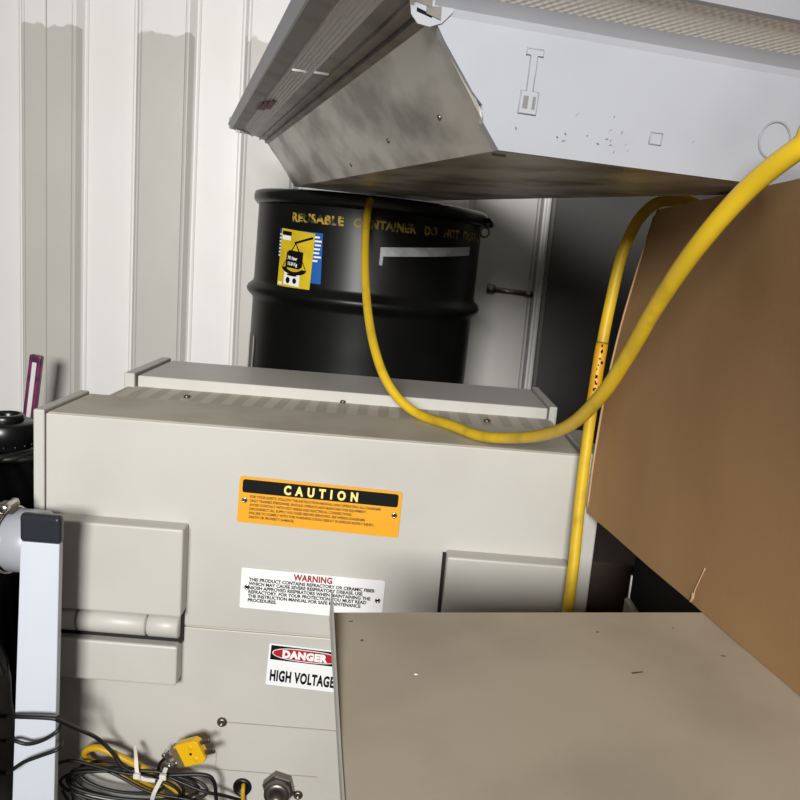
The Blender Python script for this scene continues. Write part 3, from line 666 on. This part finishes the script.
# ---------------- white pipe with hose clamp ----------------
pc = V((-0.5034, 1.0420, 0.5229)); ax = V(-1, .10, -.02).normalized()
pi_ = thing('pipe', (pc.x-.15, pc.y, pc.z-.05), 'white plastic pipe end with a steel hose clamp behind the capped post', 'pipe')
s0 = V(-.470, 1.040, pc.z)
R_ = .0435
MB().lathe([(0, 0), (R_-.004, 0), (R_, .004), (R_, .043), (R_-.003, .046), (R_-.003, .25), (0, .25)], s0, ax, 40).build('pipe_wall', WHITE, pi_)
hc = MB().lathe([(R_+.001, .047), (R_+.0035, .047), (R_+.0035, .068), (R_+.001, .068), (R_+.001, .047)], s0, ax, 40).build('hose_clamp', STEEL, pi_)
q = s0+ax*.050+V(0, -.010, R_+.008)
MB().box((q.x-.011, q.y-.012, q.z-.009), (q.x+.011, q.y+.012, q.z+.004), .003).build('clamp_housing', DSTEEL, hc)
MB().cyl((q.x+.004, q.y-.020, q.z+.001), (q.x+.004, q.y+.016, q.z+.001), .0065, 6, .001).build('clamp_screw', STEEL, hc)
MB().lathe([(R_+.002, .075), (R_+.006, .078), (R_+.006, .27), (0, .27)], s0, ax, 40).build('hose', RUB, pi_)

# ---------------- black heap at the left ----------------
def bag(name, cx, cy, rx, ry, hz, sd, label, clip):
    def fn(s, t):
        a = 2*math.pi*s; ph = t*math.pi/2
        k = (math.cos(ph)**.35) if t < 1 else 0
        n_ = 1+.07*noise.noise(V(math.cos(a)*2, math.sin(a)*2, t*2.2+sd))+.05*noise.noise(V(math.cos(a)*9, math.sin(a)*9, t*2+sd))+.035*math.sin(a*17+4*t)*(1-t)
        return V(cx+rx*k*n_*math.cos(a), cy+ry*k*n_*math.sin(a), hz*math.sin(ph)**.8*(1+.03*noise.noise(V(math.cos(a)*3*k, math.sin(a)*3*k, 7+sd))))
    mb = MB(); mb.grid(fn, 140, 44); bmesh.ops.remove_doubles(mb.bm, verts=mb.bm.verts[:], dist=1e-4)
    for v in mb.bm.verts: clip(v.co); v.co.z = max(v.co.z, 0)
    tag(mb.build(name, BBAG), label, 'bag')
def clip1(c): c.x = min(c.x, -.522); c.y = max(c.y, 1.098)
def clip2(c): c.x = min(c.x, -.505); c.y = min(c.y, 1.092); c.z = min(c.z, .477)
bag('trash_bag', -.79, 1.40, .275, .28, .570, 0, 'tall full black plastic bag on the floor beside the furnace, under the black canister', clip1)
bag('trash_bag', -.745, .97, .27, .15, .476, 5, 'lower shiny black plastic bag at the left edge behind the white post', clip2)
pts = []
for k in range(48):
    a = k*.40; r_ = .072+.012*math.sin(k*.9)+.008*math.sin(k*.13)
    pts.append(V(-.665+r_*math.cos(a)*1.05, 1.30+r_*math.sin(a), .576+.0001*k+.002*math.sin(k*1.7)))
tag(MB().tube(pts, .0055, 8, 3).build('cable_coil', RUB), 'coil of thin black cable lying on the black plastic bag round the canister', 'cable')
# black canister
cn = V((-0.6460, 1.3000, 0.5403))
ca = thing('canister', (cn.x-.008, 1.30, .580), 'black plastic canister with a collared open neck standing on the black bag', 'canister')
O = V(cn.x-.008, 1.30, .580); zb, zn, ztp = 0.6063-O.z, 0.6252-O.z, 0.6372-O.z
MB().lathe([(0, 0), (.040, 0), (.043, .004), (.043, zb-.016), (.046, zb-.014), (.047, zb), (.046, zn-.004), (.042, zn), (0, zn)], O, (0, 0, 1), 48).build('canister_body', BPLAST, ca)
MB().lathe([(.018, zn-.002), (.027, zn-.002), (.0285, zn+.002), (.0285, ztp-.002), (.026, ztp), (.021, ztp), (.018, ztp-.004), (.018, zn-.002)], O, (0, 0, 1), 40).build('neck_ring', BPLAST, ca)
mb = MB()
for k in range(16):
    a = 2*math.pi*k/16; mb.cyl(O+V(.0435*math.cos(a), .0435*math.sin(a), .006), O+V(.0435*math.cos(a), .0435*math.sin(a), zb-.016), .0022, 8)
mb.build('body_rib', BPLAST, ca)
mb = MB(); mb.grid(lambda s, t: O+V(.0462*math.cos(math.radians(-160+s*75)), .0462*math.sin(math.radians(-160+s*75)), zb-.026+t*.012), 10, 1); mb.build('label_band', LGREY, ca)
# plum handle
h0, h1 = V((-1.0468, 2.2000, 0.3488)), V((-1.0178, 2.2000, 0.5948))
dv = (h1-h0).normalized(); sx_ = V(1, 0, 0); sx_ = (sx_-dv*sx_.dot(dv)).normalized(); ny = sx_.cross(dv)
ha = thing('tool_handle', h0-dv*.72, 'plum coloured tool handle with a white inlay standing up behind the black canister', 'handle')
HM = Matrix(((sx_.x, ny.x, dv.x, h0.x), (sx_.y, ny.y, dv.y, h0.y), (sx_.z, ny.z, dv.z, h0.z), (0, 0, 0, 1)))
Lh = (h1-h0).length
MB().box((-.0175, -.010, -.72), (.0175, .010, Lh), .005, M=HM, seg=3).build('grip', PURP, ha)
MB().box((-.0065, -.0115, -.40), (.0065, .0115, Lh-.02), .002, M=HM).build('inlay', PWHITE, ha)

# ---------------- wiring at the bottom left ----------------
yc = [(-0.2282, 1.0750, 0.0838), (-0.2661, 1.0700, 0.1215), (-0.3106, 1.0650, 0.1580), (-0.3616, 1.0600, 0.1883), (-0.4024, 1.0620, 0.2012), (-0.4247, 1.0700, 0.1873), (-0.4173, 1.0780, 0.1659), (-0.3652, 1.0720, 0.1531), (-0.3191, 1.0700, 0.1336), (-0.2805, 1.0700, 0.1000)]
tag(MB().tube(yc, .0052, 12, 8).build('wire_bundle', OCHRE), 'bent ochre yellow wire doubled back among black wires at the furnace foot', 'cable')
bk = [(-0.5083, 1.0060, 0.2778), (-0.4936, 0.9850, 0.2922), (-0.4779, 0.9670, 0.3048), (-0.4302, 0.9650, 0.3081), (-0.4190, 0.9700, 0.3016), (-0.4070, 1.0000, 0.2715), (-0.3976, 1.0450, 0.2291), (-0.3781, 1.0520, 0.2037), (-0.3586, 1.0520, 0.1794), (-0.3228, 1.0560, 0.1666), (-0.2860, 1.0560, 0.1716), (-0.2427, 1.0600, 0.1726), (-0.2294, 1.0620, 0.1608), (-0.2262, 1.0650, 0.1356), (-0.2224, 1.0700, 0.0831)]
tag(MB().tube(bk, .0029, 10, 8).build('black_wire', RUB), 'black wire crossing the white post and dropping into the wiring coil', 'cable')
lp = [(-0.5066, 1.0020, 0.2431), (-0.4953, 0.9850, 0.2553), (-0.4800, 0.9680, 0.2686), (-0.4615, 0.9660, 0.2664), (-0.4413, 0.9660, 0.2734), (-0.4234, 0.9680, 0.2862), (-0.4211, 0.9750, 0.2908), (-0.4261, 0.9850, 0.2945), (-0.4528, 1.0220, 0.2797), (-0.4706, 1.0240, 0.2707), (-0.4636, 1.0240, 0.2527), (-0.4439, 1.0180, 0.2458), (-0.4240, 0.9850, 0.2601), (-0.4207, 0.9680, 0.2612), (-0.4441, 0.9660, 0.2501), (-0.4657, 0.9660, 0.2392), (-0.4830, 0.9680, 0.2242), (-0.4971, 0.9850, 0.2079), (-0.5071, 1.0020, 0.1934)]
tag(MB().tube(lp, .0026, 10, 8).build('black_wire', RUB), 'thin black wire looped twice round the white aluminium post', 'cable')
coil = []
cen = [(122, 785, 66, 22), (135, 783, 72, 20), (128, 790, 62, 24), (142, 788, 74, 17), (120, 780, 50, 17)]
coil.append((-0.4577, 1.0500, 0.1801)); coil.append((-0.4334, 1.0550, 0.1820))
for j, (cx_, cy_, ax_, ay_) in enumerate(cen):
    for k in range(12):
        t = -math.pi/2+2*math.pi*k/12+.25*j
        px, py = cx_+ax_*math.cos(t), cy_+ay_*math.sin(t)+.10*(ax_*math.cos(t))
        coil.append((-.368+(px-120)*.00134, 1.053+.004*j+.005*math.sin(t+j), .145-(py-785)*.00134+(px-120)*.00011))
coil += [(-0.2493, 1.0600, 0.1472), (-0.2184, 1.0700, 0.1342), (-0.1937, 1.0850, 0.1168)]
tag(MB().tube(coil, .0025, 8, 5).build('wire_coil', RUB), 'tangled coil of thin black wire tied at the furnace foot', 'cable')
tag(MB().tube([(-0.4545, 1.0600, 0.1288), (-0.4350, 1.0600, 0.1005), (-0.4419, 1.0580, 0.1562), (-0.4190, 1.0560, 0.1712), (-0.3813, 1.0540, 0.1694), (-0.3210, 1.0520, 0.1434), (-0.2623, 1.0550, 0.1332), (-0.2033, 1.0600, 0.1146)], .0023, 8, 8).build('black_wire', RUB), 'black wire running along the lower side of the tangled coil', 'cable')
# cable ties
def ribbon(pts, w, th=.0012):
    P = catmull([V(*p) for p in pts], 6); mb = MB(); L1 = []
    for i, p in enumerate(P):
        t = (P[min(i+1, len(P)-1)]-P[max(i-1, 0)]).normalized(); s_ = t.cross(V(0, 1, 0)).normalized()*w/2; d = V(0, th, 0)
        L1.append([mb.bm.verts.new(q) for q in (p-s_, p+s_, p+s_+d, p-s_+d)])
    for A, B in zip(L1, L1[1:]):
        for k in range(4): mb.bm.faces.new((A[k], A[(k+1) % 4], B[(k+1) % 4], B[k]))
    mb.bm.faces.new(L1[0]); mb.bm.faces.new(L1[-1]); return mb
t1 = thing('cable_tie', (-0.3336, 1.0450, 0.1507), 'white nylon cable tie with a long upright tail at the left of the wire bundle', 'cable tie')
ribbon([(-0.3505, 1.0700, 0.2038), (-0.3427, 1.0520, 0.1938), (-0.3381, 1.0460, 0.1757), (-0.3296, 1.0450, 0.1690), (-0.3123, 1.0460, 0.1666)], .0058).build('strap', NYLON, t1)
q = V((-0.3381, 1.0440, 0.1738)); MB().box((q.x-.005, q.y-.003, q.z-.004), (q.x+.005, q.y+.003, q.z+.004), .001).build('tie_head', NYLON, t1)
t2 = thing('cable_tie', (-0.3156, 1.0450, 0.1359), 'white nylon cable tie wrapped tightly round the wires below the yellow plug', 'cable tie')
ribbon([(-0.2996, 1.0560, 0.1818), (-0.3008, 1.0460, 0.1758), (-0.3071, 1.0440, 0.1620), (-0.3146, 1.0460, 0.1418), (-0.3213, 1.0600, 0.1107)], .0058).build('strap', NYLON, t2)
q = V((-0.2999, 1.0430, 0.1764)); MB().box((q.x-.005, q.y-.003, q.z-.004), (q.x+.005, q.y+.003, q.z+.004), .001).build('tie_head', NYLON, t2)
# thermocouple plug
pcn = V((-0.2676, 1.0600, 0.2081)); an = math.radians(27)
PM = Matrix.Translation(pcn) @ Matrix.Scale(1.13, 4) @ Matrix.Rotation(-an, 4, 'Y') @ Matrix.Rotation(math.radians(-12), 4, 'Z')
tp = thing('thermocouple_plug', pcn, 'yellow two-pin thermocouple plug leaning on the furnace beside the black wires', 'plug')
mb = MB(); mb.prism([PM @ V(*p) for p in ((-.020, -.006, -.012), (-.008, -.006, -.0165), (.018, -.006, -.0165), (.0225, -.006, -.012), (.0225, -.006, .012), (.018, -.006, .0165), (-.008, -.006, .0165), (-.020, -.006, .012))], PM.to_3x3() @ V(0, .012, 0), .0012)
sh = mb.build('plug_shell', YPLUG, tp)
MB().box((-.0205, -.0068, -.0145), (-.0105, .0068, .0135), .001, M=PM).build('grip_insert', mat('grey_brown_plastic', (106, 92, 66), .5), tp)
mb = MB()
for z in (-.009, .009): mb.lathe([(0, -.0004), (.0042, -.0004), (.0042, .0006), (.003, .0010), (0, .0010)], PM @ V(.010, -.006, z), PM.to_3x3() @ V(0, -1, 0), 16)
mb.build('screw_boss', YPLUG, sh)
MB().lathe([(0, 0), (.0021, 0), (.0021, .0006), (0, .0006)], PM @ V(.006, -.006, 0), PM.to_3x3() @ V(0, -1, 0), 12).build('screw_hole', INKB, sh)
for z, wd in ((.0085, .0028), (-.0065, .0034)):
    MB().box((.021, -.0016, z-wd), (.037, .0016, z+wd), .0012, M=PM).build('pin', DSTEEL, tp)
cl = MB().box((-.036, -.004, -.006), (-.018, .003, .004), .0015, M=PM).build('cord_clamp', STEEL, tp)
mb = MB()
for x_, z_ in ((-.033, .007), (-.034, -.010), (-.022, -.0085)): mb.cyl(PM @ V(x_, -.007, z_), PM @ V(x_, .004, z_), .0035, 12, .0006)
mb.build('clamp_screw', STEEL, cl)
MB().tube([PM @ V(-.030, 0, 0), PM @ V(-.042, .0, -.002), PM @ V(-.055, .0, -.012), PM @ V(-.06, 0, -.03)], .0026, 8).build('lead', RUB, tp)
